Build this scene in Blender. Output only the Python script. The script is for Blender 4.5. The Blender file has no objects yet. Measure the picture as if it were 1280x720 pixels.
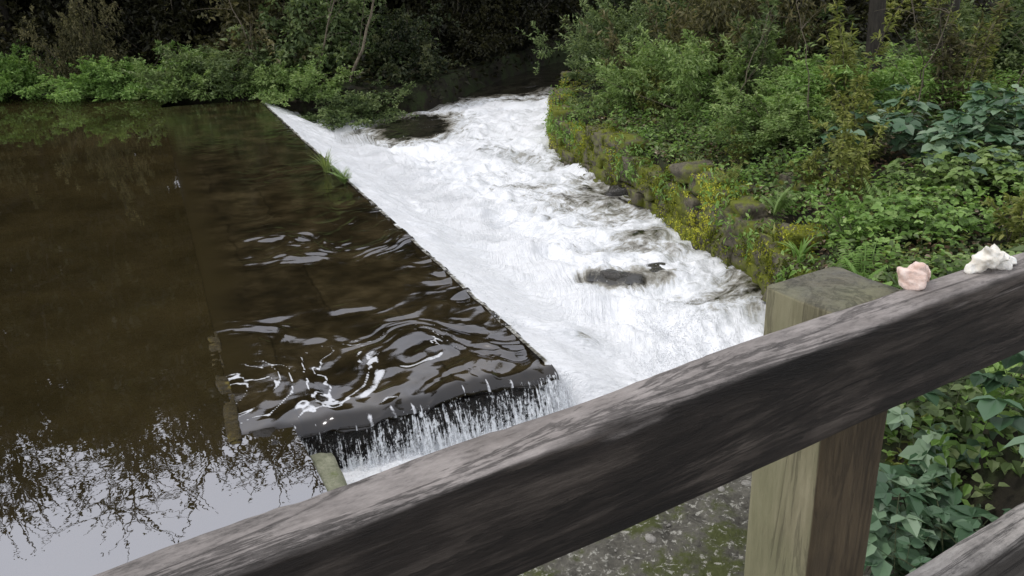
import bpy, bmesh, math, random
import numpy as np
from mathutils import Matrix, Vector
S=bpy.context.scene; COL=S.collection
rng=np.random.default_rng(7)
# ---------------------------------------------------------------- camera
H=3.0; PITCH=math.radians(22); ROLL=math.radians(2.9); FPX=1000.0
f=np.array([0,math.cos(PITCH),-math.sin(PITCH)]); r0=np.array([1.,0,0]); u0=np.array([0,math.sin(PITCH),math.cos(PITCH)])
R_=r0*math.cos(ROLL)-u0*math.sin(ROLL); U_=u0*math.cos(ROLL)+r0*math.sin(ROLL)
cd=bpy.data.cameras.new('camera'); cam=bpy.data.objects.new('camera',cd); COL.objects.link(cam)
cd.sensor_width=36; cd.lens=FPX/1280*36; cd.clip_end=1500; cd.clip_start=.05
m=Matrix.Identity(4)
for i in range(3): m[i][0]=R_[i]; m[i][1]=U_[i]; m[i][2]=-f[i]
m[2][3]=H; cam.matrix_world=m; S.camera=cam
def at(px,py,z=0.):
    d=f+(px-640)/FPX*R_-(py-360)/FPX*U_
    t=(z-H)/d[2]; return np.array([d[0]*t,d[1]*t,z])
# ---------------------------------------------------------------- noise
def _h(ix,iy,iz,s):
    h=(ix.astype(np.int64)*374761393+iy.astype(np.int64)*668265263+iz.astype(np.int64)*1274126177+s*974634777)&0xffffffff
    h=((h^(h>>13))*1274126177)&0xffffffff; h=h^(h>>16); return (h&0xffffff)/float(0xffffff)
def vn(P,s=0):
    P=np.asarray(P,float); I=np.floor(P); F=P-I; Uu=F*F*F*(F*(F*6-15)+10); I=I.astype(np.int64); o=0
    for a in (0,1):
        for b in (0,1):
            for c in (0,1):
                w=(Uu[:,0] if a else 1-Uu[:,0])*(Uu[:,1] if b else 1-Uu[:,1])*(Uu[:,2] if c else 1-Uu[:,2])
                o=o+w*_h(I[:,0]+a,I[:,1]+b,I[:,2]+c,s)
    return o*2-1
def fbm(P,o=4,s=0,g=.5):
    a=1;t=0;n=0;P=np.asarray(P,float)
    for k in range(o): t=t+a*vn(P,s+k*17); n+=a; a*=g; P=P*2.03
    return t/n*1.6
def p3(x,y=0,z=0): 
    x=np.asarray(x,float); return np.stack([x,np.broadcast_to(y,x.shape),np.broadcast_to(z,x.shape)],1)
def sm(a,b,x): t=np.clip((x-a)/(b-a),0,1); return t*t*(3-2*t)
# ---------------------------------------------------------------- mesh helpers
def npmesh(name,V,F,smooth=True,attrs=None):
    V=np.asarray(V,np.float32); F=np.asarray(F,np.int32); me=bpy.data.meshes.new(name)
    me.vertices.add(len(V)); me.vertices.foreach_set('co',V.ravel())
    k=F.shape[1]; me.loops.add(F.size); me.loops.foreach_set('vertex_index',F.ravel())
    me.polygons.add(len(F)); me.polygons.foreach_set('loop_start',np.arange(0,F.size,k,dtype=np.int32))
    me.update(calc_edges=True); me.polygons.foreach_set('use_smooth',np.full(len(F),smooth))
    for n,v in (attrs or {}).items():
        a=me.attributes.new(n,'FLOAT','POINT'); a.data.foreach_set('value',np.asarray(v,np.float32))
    me.validate(); return me
def link(name,me,mat,parent=None,kind=None,label=None,cat=None,group=None,loc=None):
    o=bpy.data.objects.new(name,me); COL.objects.link(o)
    if mat and me and not me.materials: me.materials.append(mat)
    if parent: o.parent=parent
    if kind: o['kind']=kind
    if label: o['label']=label
    if cat: o['category']=cat
    if group: o['group']=group
    if loc is not None: o.location=loc
    return o
def thing(name,label,cat,loc,group=None,rz=0):
    o=link(name,None,None,label=label,cat=cat,group=group,loc=loc); o.rotation_euler=(0,0,rz); return o
def gridF(nu,nv):
    i=np.arange(nu-1)[:,None]*nv+np.arange(nv-1)[None]; i=i.ravel()
    return np.stack([i,i+nv,i+nv+1,i+1],1)
def norm(v): return v/np.maximum(np.linalg.norm(v,axis=1,keepdims=True),1e-9)
class Acc:
    def __init__(s): s.V=[];s.F=[];s.T=[];s.n=0
    def add(s,V,F,t=None):
        s.V.append(V); s.F.append(np.asarray(F)+s.n); s.n+=len(V); s.T.append(np.full(len(V),.5) if t is None else t)
    def mesh(s,name,smooth=True): return npmesh(name,np.concatenate(s.V),np.concatenate(s.F),smooth,{'tint':np.concatenate(s.T)})
def tube(acc,P,R,k=5):
    P=np.asarray(P,float); n=len(P); R=np.broadcast_to(R,(n,)); T=np.gradient(P,axis=0); T=norm(T)
    ref=np.array([.31,.17,.93]) if abs(T[0,2])<.8 else np.array([.93,.3,.1])
    A=norm(np.cross(T,ref)); B=np.cross(T,A); th=np.arange(k)*2*math.pi/k
    V=(P[:,None]+R[:,None,None]*(A[:,None]*np.cos(th)[None,:,None]+B[:,None]*np.sin(th)[None,:,None])).reshape(-1,3)
    i=np.arange(n-1)[:,None]*k+np.arange(k)[None]; j=np.arange(n-1)[:,None]*k+(np.arange(k)[None]+1)%k
    acc.add(V,np.stack([i.ravel(),j.ravel(),j.ravel()+k,i.ravel()+k],1))
def leaves(P,D,N,L,W,tint,shape=4,fold=.25,curl=.15):
    n=len(P); D=norm(D); S_=norm(np.cross(D,N)); N=np.cross(S_,D); L=np.broadcast_to(L,(n,))[:,None]; W=np.broadcast_to(W,(n,))[:,None]
    b=P; tip=P+D*L-N*L*curl
    if shape==4:
        l=P+D*L*.45+S_*W*.5+N*W*fold; r=P+D*L*.45-S_*W*.5+N*W*fold
        V=np.stack([b,l,tip,r],1).reshape(-1,3); F=np.arange(n*4).reshape(-1,4); k=4
    else:
        l1=P+D*L*.22+S_*W*.42+N*W*fold; l2=P+D*L*.62+S_*W*.40+N*(W*fold-L*curl*.4)
        r1=P+D*L*.22-S_*W*.42+N*W*fold; r2=P+D*L*.62-S_*W*.40+N*(W*fold-L*curl*.4)
        V=np.stack([b,l1,l2,tip,r2,r1],1).reshape(-1,3); q=np.arange(n)[:,None]*6
        F=np.concatenate([q+np.array([[0,1,2,3]]),q+np.array([[0,3,4,5]])]); k=6
    return V,F,np.repeat(tint,k)
def rdir(n): return norm(rng.normal(size=(n,3)))
# ---------------------------------------------------------------- materials
def newmat(name):
    mt=bpy.data.materials.new(name); mt.use_nodes=True; nt=mt.node_tree; nt.nodes.clear(); return mt,nt
class NT:
    def __init__(s,nt): s.nt=nt
    def n(s,t,**k):
        nd=s.nt.nodes.new(t)
        for a,b in k.items(): setattr(nd,a,b)
        return nd
    def l(s,a,b): s.nt.links.new(a,b)
    def set(s,nd,i,v):
        if hasattr(v,'is_output'): s.l(v,nd.inputs[i])
        else: nd.inputs[i].default_value=v
    def coord(s,scale=(1,1,1),kind='Object'):
        tc=s.n('ShaderNodeTexCoord'); mp=s.n('ShaderNodeMapping'); mp.inputs['Scale'].default_value=scale; s.l(tc.outputs[kind],mp.inputs[0]); return mp.outputs[0]
    def noise(s,vec,scale,detail=5,rough=.55,dist=0):
        nd=s.n('ShaderNodeTexNoise'); s.l(vec,nd.inputs['Vector']); nd.inputs['Scale'].default_value=scale; nd.inputs['Detail'].default_value=detail; nd.inputs['Roughness'].default_value=rough; nd.inputs['Distortion'].default_value=dist; return nd.outputs['Fac']
    def ramp(s,fac,stops):
        nd=s.n('ShaderNodeValToRGB'); s.l(fac,nd.inputs[0]); e=nd.color_ramp.elements
        while len(e)<len(stops): e.new(.5)
        for i,(p,c) in enumerate(stops):
            e[i].position=p; e[i].color=(c,c,c,1) if not hasattr(c,'__len__') else (*c,1)
        return nd.outputs[0]
    def mix(s,fac,a,b,mode='MIX'):
        nd=s.n('ShaderNodeMix',data_type='RGBA',blend_type=mode); s.set(nd,0,fac)
        for i,v in ((6,a),(7,b)):
            s.set(nd,i,v if hasattr(v,'is_output') else (*v,1))
        return nd.outputs[2]
    def math(s,op,a,b=0,c=0,clamp=False):
        nd=s.n('ShaderNodeMath',operation=op,use_clamp=clamp); s.set(nd,0,a); s.set(nd,1,b); s.set(nd,2,c); return nd.outputs[0]
    def attr(s,name): nd=s.n('ShaderNodeAttribute'); nd.attribute_name=name; return nd.outputs['Fac']
    def bump(s,h,strength,dist,nrm=None):
        nd=s.n('ShaderNodeBump'); s.l(h,nd.inputs['Height']); nd.inputs['Strength'].default_value=strength; nd.inputs['Distance'].default_value=dist
        if nrm: s.l(nrm,nd.inputs['Normal'])
        return nd.outputs[0]
    def pbsdf(s,col,rough=.6,nrm=None,spec=.5):
        nd=s.n('ShaderNodeBsdfPrincipled'); s.set(nd,'Base Color',col if hasattr(col,'is_output') else (*col,1)); s.set(nd,'Roughness',rough); nd.inputs['Specular IOR Level'].default_value=spec
        if nrm: s.l(nrm,nd.inputs['Normal'])
        return nd.outputs[0]
    def mixsh(s,fac,a,b):
        nd=s.n('ShaderNodeMixShader'); s.set(nd,0,fac); s.l(a,nd.inputs[1]); s.l(b,nd.inputs[2]); return nd.outputs[0]
    def out(s,sh): o=s.n('ShaderNodeOutputMaterial'); s.l(sh,o.inputs[0])
def leafmat(name,c0,c1,c2,trans=.3,rough=.5,spec=.3):
    mt,nt=newmat(name); T=NT(nt); col=T.ramp(T.attr('tint'),[(0,c0),(.5,c1),(1,c2)])
    b=T.pbsdf(col,rough,spec=spec); tr=T.n('ShaderNodeBsdfTranslucent'); T.l(T.mix(1,col,(1.25,1.3,.7),'MULTIPLY'),tr.inputs[0])
    T.out(T.mixsh(trans,b,tr.outputs[0])); return mt
M={}
M['fresh']=leafmat('fresh leaf',(.08,.14,.035),(.19,.32,.08),(.36,.50,.18),.35)
M['bright']=leafmat('bright leaf',(.065,.10,.03),(.17,.26,.075),(.34,.43,.18))
M['green']=leafmat('green leaf',(.038,.06,.022),(.11,.16,.06),(.28,.34,.16))
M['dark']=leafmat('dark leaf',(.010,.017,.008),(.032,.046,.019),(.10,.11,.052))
M['olive']=leafmat('olive leaf',(.03,.031,.014),(.09,.088,.04),(.24,.215,.11))
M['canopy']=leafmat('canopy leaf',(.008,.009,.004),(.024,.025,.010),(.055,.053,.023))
M['bramble']=leafmat('bramble leaf',(.03,.07,.034),(.08,.155,.08),(.23,.32,.20),.15,.4,.5)
M['yellow']=leafmat('yellow green leaf',(.08,.10,.025),(.21,.24,.065),(.44,.45,.16))
M['moss']=leafmat('moss',(.05,.065,.010),(.24,.27,.03),(.56,.56,.08),.1,.8,.1)
M['grass']=leafmat('grass blade',(.09,.13,.035),(.20,.27,.08),(.38,.43,.18))
M['litter']=leafmat('dead leaf',(.04,.025,.014),(.12,.08,.045),(.40,.35,.27),.1,.7,.2)
def barkmat(name,a,b):
    mt,nt=newmat(name); T=NT(nt); v=T.coord((6,6,1.2)); n=T.noise(v,3,8,.7); T.out(T.pbsdf(T.ramp(n,[(.3,a),(.7,b)]),.85,T.bump(n,.8,.03))); return mt
M['bark']=barkmat('bark',(.012,.01,.008),(.06,.052,.04)); M['twig']=barkmat('twig',(.05,.04,.028),(.22,.185,.13)); M['stemgreen']=barkmat('green stem',(.03,.05,.015),(.08,.09,.04))
def woodmat(name,axis,stops,topc,algae=None,crk=.5,knot=.75,gs=9,faceshade=False):
    mt,nt=newmat(name); T=NT(nt)
    sc=[gs,gs,gs]; sc[axis]=.8
    v=T.coord(tuple(sc)); g=T.noise(v,2.6,9,.66,.5); g2=T.noise(v,13,7,.75); big=T.noise(T.coord((2.2,2.2,2.2)),2.4,6,.62)
    fac=T.math('ADD',T.math('MULTIPLY',g,.42),T.math('ADD',T.math('MULTIPLY',big,.33),T.math('MULTIPLY',g2,.25)))
    col=T.ramp(fac,stops)
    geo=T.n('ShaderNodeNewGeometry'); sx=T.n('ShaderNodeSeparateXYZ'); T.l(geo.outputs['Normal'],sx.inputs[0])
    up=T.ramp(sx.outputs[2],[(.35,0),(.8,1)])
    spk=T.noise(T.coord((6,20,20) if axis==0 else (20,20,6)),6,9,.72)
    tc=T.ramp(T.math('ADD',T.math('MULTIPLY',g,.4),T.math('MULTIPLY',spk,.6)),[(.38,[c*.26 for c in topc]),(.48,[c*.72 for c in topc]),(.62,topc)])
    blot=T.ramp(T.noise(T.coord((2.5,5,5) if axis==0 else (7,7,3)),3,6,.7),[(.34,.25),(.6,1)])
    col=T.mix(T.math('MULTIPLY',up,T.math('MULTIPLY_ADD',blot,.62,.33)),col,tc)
    if algae: 
        al=T.ramp(T.noise(T.coord((3,3,1.2)),2.5,5,.6),[(.42,0),(.65,1)]); col=T.mix(T.math('MULTIPLY',al,.5),col,algae)
    if faceshade:  # shade and wet painted as darker brown on the camera-side face
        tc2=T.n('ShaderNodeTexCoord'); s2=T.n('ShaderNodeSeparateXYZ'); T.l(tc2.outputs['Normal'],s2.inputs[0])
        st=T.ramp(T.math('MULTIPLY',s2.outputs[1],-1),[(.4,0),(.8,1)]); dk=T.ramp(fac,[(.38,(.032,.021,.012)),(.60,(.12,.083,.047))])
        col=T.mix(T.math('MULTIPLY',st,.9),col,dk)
    crack=T.ramp(T.noise(v,1.3,10,.72,.8),[(.475,1),(.497,0),(.503,0),(.525,1)])
    cr=T.math('MULTIPLY_ADD',crack,crk,1-crk); col=T.mix(T.math('SUBTRACT',1,cr),col,(.008,.0065,.0055))
    vo=T.n('ShaderNodeTexVoronoi',feature='F1'); ks=[5,5,5]; ks[axis]=3.6; T.l(T.coord(tuple(ks)),vo.inputs['Vector']); vo.inputs['Scale'].default_value=1
    dw_=T.math('ADD',vo.outputs['Distance'],T.math('MULTIPLY',T.math('SUBTRACT',g2,.5),.06))
    kn=T.ramp(dw_,[(.03,1),(.06,.35),(.09,.9),(.12,0)]); col=T.mix(T.math('MULTIPLY',kn,knot),col,(.010,.008,.006))
    h=T.math('ADD',T.math('ADD',g,T.math('MULTIPLY',g2,.6)),T.math('ADD',T.math('MULTIPLY',crack,.5*crk),T.math('MULTIPLY',spk,.45)))
    rough=T.ramp(big,[(.3,.55),(.7,.85)])
    T.out(T.pbsdf(col,rough,T.bump(h,.8,.006),.3)); return mt
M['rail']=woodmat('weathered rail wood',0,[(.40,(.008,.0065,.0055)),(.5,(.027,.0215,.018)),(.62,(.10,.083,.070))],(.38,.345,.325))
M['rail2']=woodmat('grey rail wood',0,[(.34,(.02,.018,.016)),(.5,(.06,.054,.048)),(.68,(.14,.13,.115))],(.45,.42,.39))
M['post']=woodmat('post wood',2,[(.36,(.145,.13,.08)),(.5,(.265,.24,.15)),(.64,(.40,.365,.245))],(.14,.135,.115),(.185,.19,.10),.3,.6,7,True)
def stonemat(name,a,b,moss,amt,wet=.8,sc=5,spec=.3,spots=None):
    mt,nt=newmat(name); T=NT(nt); v=T.coord(); n=T.noise(v,sc,8,.65); n2=T.noise(v,sc*5,6,.7)
    col=T.ramp(T.math('ADD',T.math('MULTIPLY',n,.65),T.math('MULTIPLY',n2,.35)),[(.35,a),(.65,b)])
    mk=T.ramp(T.noise(v,sc*.5,7,.7),[(.62-amt,0),(.72-amt,1)]); mc=T.mix(n2,[c*.4 for c in moss],[c*1.5 for c in moss]); col=T.mix(mk,col,mc)
    if spots: col=T.mix(T.ramp(T.noise(v,24,7,.75,.5),[(.56,0),(.60,.9)]),col,spots)
    T.out(T.pbsdf(col,wet,T.bump(T.math('ADD',n,n2),.8,.03),spec)); return mt
M['wallstone']=stonemat('mossy wall stone',(.035,.03,.02),(.22,.195,.145),(.14,.16,.02),.17)
M['weirstone']=stonemat('wet weir stone',(.004,.0035,.003),(.024,.018,.012),(.02,.018,.006),.02,.2,6,.6)
M['coping']=stonemat('mossy coping',(.012,.009,.004),(.075,.055,.015),(.13,.10,.012),.06,.25,9)
M['concrete']=stonemat('mottled ledge stone',(.04,.037,.030),(.19,.18,.15),(.07,.08,.025),.13,.75,8,.25,(.42,.41,.36))
M['palestone']=stonemat('pale stone',(.14,.15,.09),(.38,.38,.28),(.14,.17,.06),.08,.6,9)
M['rock']=stonemat('wet dark rock',(.006,.006,.005),(.045,.038,.028),(.03,.035,.01),.0,.12,6,.8)
M['pebble']=stonemat('pebble',(.16,.15,.13),(.5,.48,.44),(.08,.08,.04),-.1,.7,20)
M['ground']=stonemat('soil and leaf litter',(.010,.009,.006),(.038,.031,.02),(.03,.042,.014),.16,.95,3)
def rockmat2(name,a,b,c):
    mt,nt=newmat(name); T=NT(nt); v=T.coord(); n=T.noise(v,28,8,.6,.6); n2=T.noise(v,90,6,.7)
    col=T.ramp(n,[(.3,a),(.5,b),(.7,c)]); nd=T.n('ShaderNodeBsdfPrincipled'); T.l(col,nd.inputs['Base Color']); nd.inputs['Roughness'].default_value=.55
    nd.inputs['Subsurface Weight'].default_value=.12; nd.inputs['Subsurface Radius'].default_value=(.01,.008,.006)
    T.l(T.bump(T.math('ADD',n,T.math('MULTIPLY',n2,.4)),.6,.006),nd.inputs['Normal']); T.out(nd.outputs[0]); return mt
M['pinkstone']=rockmat2('pink quartz',(.56,.36,.28),(.76,.60,.53),(.86,.78,.72)); M['whitestone']=rockmat2('white quartz',(.62,.56,.45),(.80,.77,.70),(.88,.87,.83))
def water(name,col_stops,bumps,ior,rough=.03,cs=.6,stretch=(1,1,1),foam=False):
    mt,nt=newmat(name); T=NT(nt); v=T.coord(); nrm=None
    for sc,st,ds in bumps: nrm=T.bump(T.noise(T.coord(stretch),sc,4,.5,.3),st,ds,nrm)
    col=T.ramp(T.noise(v,cs,8,.7),col_stops)
    if foam:
        bk=T.n('ShaderNodeTexBrick'); wv_=T.n('ShaderNodeTexCoord'); nz=T.n('ShaderNodeTexNoise'); nz.inputs['Scale'].default_value=1.5; T.l(wv_.outputs['Object'],nz.inputs['Vector']); ad=T.n('ShaderNodeVectorMath',operation='MULTIPLY_ADD'); T.l(nz.outputs['Color'],ad.inputs[0]); ad.inputs[1].default_value=(.25,.25,0); T.l(wv_.outputs['Object'],ad.inputs[2]); T.l(ad.outputs[0],bk.inputs['Vector']); bk.inputs['Scale'].default_value=1; bk.inputs['Brick Width'].default_value=1.25; bk.inputs['Row Height'].default_value=1.9; bk.inputs['Mortar Size'].default_value=.018; bk.inputs['Mortar Smooth'].default_value=1
        bk.inputs['Color1'].default_value=(1.2,1.2,1.15,1); bk.inputs['Color2'].default_value=(.75,.75,.75,1); bk.inputs['Mortar'].default_value=(.25,.25,.25,1); col=T.mix(.6,col,bk.outputs[0],'MULTIPLY')
        col=T.mix(T.attr('edge'),col,(.030,.023,.0095)); col=T.mix(T.math('MULTIPLY',T.attr('lip'),.7),col,(.006,.005,.0035))
    d=T.n('ShaderNodeBsdfDiffuse'); T.l(col,d.inputs[0])
    g=T.n('ShaderNodeBsdfGlossy'); g.inputs['Roughness'].default_value=rough; g.inputs[0].default_value=(.93,.94,1,1)
    fr=T.n('ShaderNodeFresnel'); fr.inputs[0].default_value=ior
    if nrm: T.l(nrm,g.inputs['Normal']); T.l(nrm,fr.inputs['Normal'])
    ff=fr.outputs[0]
    if foam: ff=T.math('MULTIPLY',ff,T.math('SUBTRACT',1,T.math('MULTIPLY',T.attr('lip'),.6)))
    sh=T.mixsh(ff,d.outputs[0],g.outputs[0])
    if foam:
        k=T.math('ADD',T.attr('foam'),T.math('MULTIPLY',T.math('SUBTRACT',T.noise(T.coord(),20,6,.7),.5),1.1)); sh=T.mixsh(T.ramp(k,[(.5,0),(.8,.8)]),sh,T.pbsdf((.72,.74,.78),.4))  # white mix for froth and for painted sky glints on the ripples
    T.out(sh); return mt
M['pool']=water('still brown water',[(.35,(.019,.0148,.006)),(.65,(.042,.032,.0135))],[(1.6,.05,.04),(6,.03,.008)],4.2,.004,.5)
M['slabwater']=water('shallow flowing water',[(.36,(.009,.007,.0035)),(.5,(.024,.018,.0085)),(.64,(.050,.038,.019))],[(8,.12,.02)],2.1,.09,1.6,(.6,1,1),True)
def foammat():
    mt,nt=newmat('white water'); T=NT(nt); F=T.attr('foam'); U=T.attr('fu'); Vv=T.attr('fv')
    cx=T.n('ShaderNodeCombineXYZ'); T.l(U,cx.inputs[0]); T.l(Vv,cx.inputs[1])
    n1=T.noise(cx.outputs[0],1.7,7,.6,.4); n2=T.noise(cx.outputs[0],6,7,.62,.6); n3=T.noise(T.coord(),24,5,.6,.3); n4=T.noise(cx.outputs[0],17,5,.62,.4)
    nn=T.math('ADD',T.math('MULTIPLY',n1,.55),T.math('ADD',T.math('MULTIPLY',n2,.33),T.math('MULTIPLY',n3,.12)))
    k=T.math('ADD',F,T.math('MULTIPLY',T.math('SUBTRACT',nn,.5),3.2)); mask=T.ramp(k,[(.12,0),(.36,.55),(.66,1)])
    k2=T.math('ADD',F,T.math('MULTIPLY',T.math('SUBTRACT',T.math('ADD',T.math('MULTIPLY',n1,.32),T.math('ADD',T.math('MULTIPLY',n2,.38),T.math('ADD',T.math('MULTIPLY',n4,.2),T.math('MULTIPLY',n3,.10)))),.5),3.4))
    thin=T.ramp(k2,[(.24,(.24,.22,.17)),(.48,(.46,.45,.41)),(.70,(.68,.70,.72)),(.95,(.87,.885,.91))])
    nrm=T.bump(T.math('ADD',T.math('ADD',T.math('MULTIPLY',n2,.9),T.math('MULTIPLY',n4,.28)),T.math('ADD',T.math('MULTIPLY',n1,.7),T.math('MULTIPLY',n3,.18))),.8,.05)
    foam=T.pbsdf(thin,.4,nrm,.4)
    nw=T.bump(n1,.5,.05); wat=T.pbsdf(T.ramp(n1,[(.35,(.008,.0078,.0065)),(.7,(.045,.040,.028))]),.08,nw,.7)
    T.out(T.mixsh(mask,wat,foam)); return mt
M['foam']=foammat()
def curtainmat():
    mt,nt=newmat('falling water'); T=NT(nt); u=T.attr('cu'); v=T.attr('cv'); cx=T.n('ShaderNodeCombineXYZ'); T.l(T.math('MULTIPLY',u,17),cx.inputs[0]); T.l(T.math('MULTIPLY',v,.8),cx.inputs[1])
    n=T.noise(cx.outputs[0],1.9,6,.8,.3); n2=T.noise(T.coord(),40,3,.6); big=T.noise(T.coord((1,1,.3)),3,3,.5)
    k=T.math('ADD',T.math('ADD',n,T.math('MULTIPLY',v,.17)),T.math('ADD',T.math('MULTIPLY',T.math('SUBTRACT',n2,.5),.3),T.math('MULTIPLY',T.math('SUBTRACT',big,.5),.4))); mask=T.ramp(k,[(.59,0),(.67,.95)])
    foam=T.pbsdf((.82,.85,.88),.4,T.bump(n,.5,.02)); tr=T.n('ShaderNodeBsdfTransparent')
    T.out(T.mixsh(mask,tr.outputs[0],foam)); return mt
M['curtain']=curtainmat()
mt,nt=newmat('spray'); T=NT(nt); T.out(T.pbsdf((.86,.88,.9),.4)); M['spray']=mt
# ---------------------------------------------------------------- ground
O2=np.array([.265,5.85]); e1=np.array([-.388,.9217]); e2=np.array([.9217,.388])
WP=np.array([(-18,24.8),(-14.9,24.4),(-9.4,22.6),(-6.4,21.9),(-3.4,20.9),(-1.9,22.1),(-.9,24.5),(.2,27.6),(1.8,31),(4.2,34.4),(8,37.4),(12,39),(13,36),(9,33.2),(5.6,29.6),(3.4,25.8),(2.0,22.6),(1.3,20.2),(1.0,16.2),(1.95,12.65),(2.47,10.3),(2.9,8.75),(2.85,7.7),(2.3,5.9),(1.0,4.7),(0,3.75),(-.15,2.5),(-.4,-8),(-18,-8)])
def sdist(x,y,poly=WP):
    P=np.stack([x,y],1); n=len(poly); dmin=np.full(len(P),1e9); ins=np.zeros(len(P),bool)
    for i in range(n):
        a=poly[i]; b=poly[(i+1)%n]; ab=b-a; t=np.clip(((P-a)@ab)/(ab@ab),0,1); dmin=np.minimum(dmin,np.hypot(*(P-a-t[:,None]*ab).T))
        c=((a[1]>P[:,1])!=(b[1]>P[:,1])); 
        if a[1]!=b[1]: ins^=c&(P[:,0]<(b[0]-a[0])*(P[:,1]-a[1])/(b[1]-a[1])+a[0])
    return np.where(ins,-dmin,dmin)
def gh(x,y):
    x=np.asarray(x,float);y=np.asarray(y,float); d=sdist(x,y); near=1-(1-sm(1.5,2.5,x))*(1-sm(5.0,6.0,y))
    z=.05+.3*(1-np.exp(-np.maximum(d-.3,0)/1.6))*near+.05*np.clip(d,0,12)*(x>0)*near
    hill=sm(22,30,y-.15*x)*np.clip(d-2.5,0,32)*.24
    z=z+hill+.12*fbm(p3(x*.5,y*.5),3,3)*sm(.3,1.5,d)*near+.72*np.exp(-((x-3.1)**2+(y-2.0)**2)/(2*1.3**2))*sm(1.35,2.1,x)
    z=z-.25*(1-near)
    return -1.35+(z+1.35)*sm(.02,.34,d)
def axis_pts(lo,hi,st,ext):
    a=list(np.arange(lo,hi+.01,st)); s=st; v=hi
    while v<ext: s*=1.35; v+=s; a.append(v)
    s=st; v=lo
    while v>-ext: s*=1.35; v-=s; a.insert(0,v)
    return np.array(a)
gx=axis_pts(-19,14,.17,420); gy=axis_pts(-3,40,.17,420)
X,Y=np.meshgrid(gx,gy,indexing='ij'); Z=gh(X.ravel(),Y.ravel())
link('ground',npmesh('ground',np.stack([X.ravel(),Y.ravel(),Z],1),gridF(len(gx),len(gy))),M['ground'],kind='structure')
# ---------------------------------------------------------------- still pool water
L0=O2-2.45*e2; LF=L0+17.4*e1
pool=[(-19,25.5),(-14.9,25.2),(-9,23.4),tuple(LF+e1*.6),tuple(LF),tuple(L0),(-1.62,4.98),(-1.42,4.6),(-1.2,4.15),(-1.2,2.5),(-1.4,-8.5),(-19,-8.5)]
me=bpy.data.meshes.new('pool'); me.from_pydata([(a,b,0) for a,b in pool],[],[list(range(len(pool)))[::-1]]); me.update()
if me.polygons[0].normal.z<0: me.flip_normals()
link('pool_water',me,M['pool'],kind='structure')
# ---------------------------------------------------------------- weir-frame objects
WM=Matrix(((e2[0],e1[0],0,O2[0]),(e2[1],e1[1],0,O2[1]),(0,0,1,0),(0,0,0,1)))
a=np.concatenate([np.arange(-.10,1.5,.010),np.arange(1.5,4.8,.016),np.arange(4.8,17.6,.035)]); b=np.arange(-2.47,.035,.016); A,B=np.meshgrid(a,b,indexing='ij'); A=A.ravel();B=B.ravel()
w=fbm(p3(A*1.2,B*1.2),2,5); patch=sm(-.5,.35,fbm(p3(A*.9,B*.9),3,91))
amp=.08+1.15*sm(3.1,1.2,A)+1.3*np.exp(-((A-4.2)/.9)**2)*sm(-2.3,-1.4,B)+.9*np.exp(-((A-8.3)/.6)**2)*sm(-1.9,-1.1,B)+.4*sm(-.6,0,B)
edamp=.15+.85*sm(-2.45,-1.9,B); amp*=edamp+(1-edamp)*sm(1.2,.3,A); amp*=.4+.7*patch
rip=.013*fbm(p3(B*1.2+w*1.0,A*3.0+w*1.3),3,11)+.011*(1-np.abs(fbm(p3(B*1.8+w*1.2,A*3.0-B*1.4+w*1.5),2,23))*2)+.003*fbm(p3(B*5+w,A*9+w*2),2,27)
nr_=sm(.9,.1,A); 
z=-.008-.05*sm(-2.4,0,B)+rip*amp+nr_*(.009*fbm(p3(B*5+w*1.5,A*2.6),2,29)+.008*(1-np.abs(fbm(p3(B*3.6+w,A*2.2),2,35))*2))
en=fbm(p3(B*1.8),2,301); en2=fbm(p3(B*7),2,303)
z-=.012*np.clip((.3-A)/.3,0,1)**2+(.080+.012*en2)*(1-np.sqrt(np.clip(1-(np.clip((.05-A)/.15,0,1))**2,0,1)))
lip=sm(.08,-.02,A)
rg1=1-np.abs(fbm(p3(B*1.9+w*1.8,A*2.6+B*.8+w*1.5),3,33))*5.0
foam_glint=np.clip(rg1,0,1)**1.5*sm(2.6,.9,A)*sm(.02,.25,A)*sm(-.15,-.7,B)*sm(-.1,.35,fbm(p3(A*1.1,B*1.1),2,97))*.95  # bright sky reflections on the ripples painted in white, together with real froth
rg2=1-np.abs(fbm(p3(B*3.4+w*2,A*3.2-B*1.2+w*2),3,43))*4.5
foam_glint+=np.clip(rg2,0,1)**1.2*sm(1.8,.7,A)*sm(-.1,.15,A)*sm(-.9,-1.4,B)*1.0
foam_glint+=np.clip(rg1,0,1)**2*np.exp(-((A-4.0)/.5)**2)*sm(-1.9,-1.2,B)*.45*sm(0,.4,fbm(p3(A*1.3,B*1.3),2,99))
foam_glint+=sm(.05,-.05,A)*np.clip(1-np.abs(fbm(p3(B*15+.25*vn(p3(B*3,A*9),7),A*.8),2,305))*4.2,0,1)*sm(-2.45,-2.1,B)*.9
Am=A-(.07*en+.006*en2)*sm(.7,0,A)
edge=sm(.55,0,B+2.47+.12*fbm(p3(A*1.5),2,401))*sm(.3,1.4,A)
me=npmesh('slab',np.stack([B,Am,z],1),gridF(len(a),len(b))[:, ::-1],True,{'foam':foam_glint,'lip':lip,'edge':edge}); o=link('shallow_water',me,M['slabwater'],kind='structure'); o.matrix_world=WM
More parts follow.
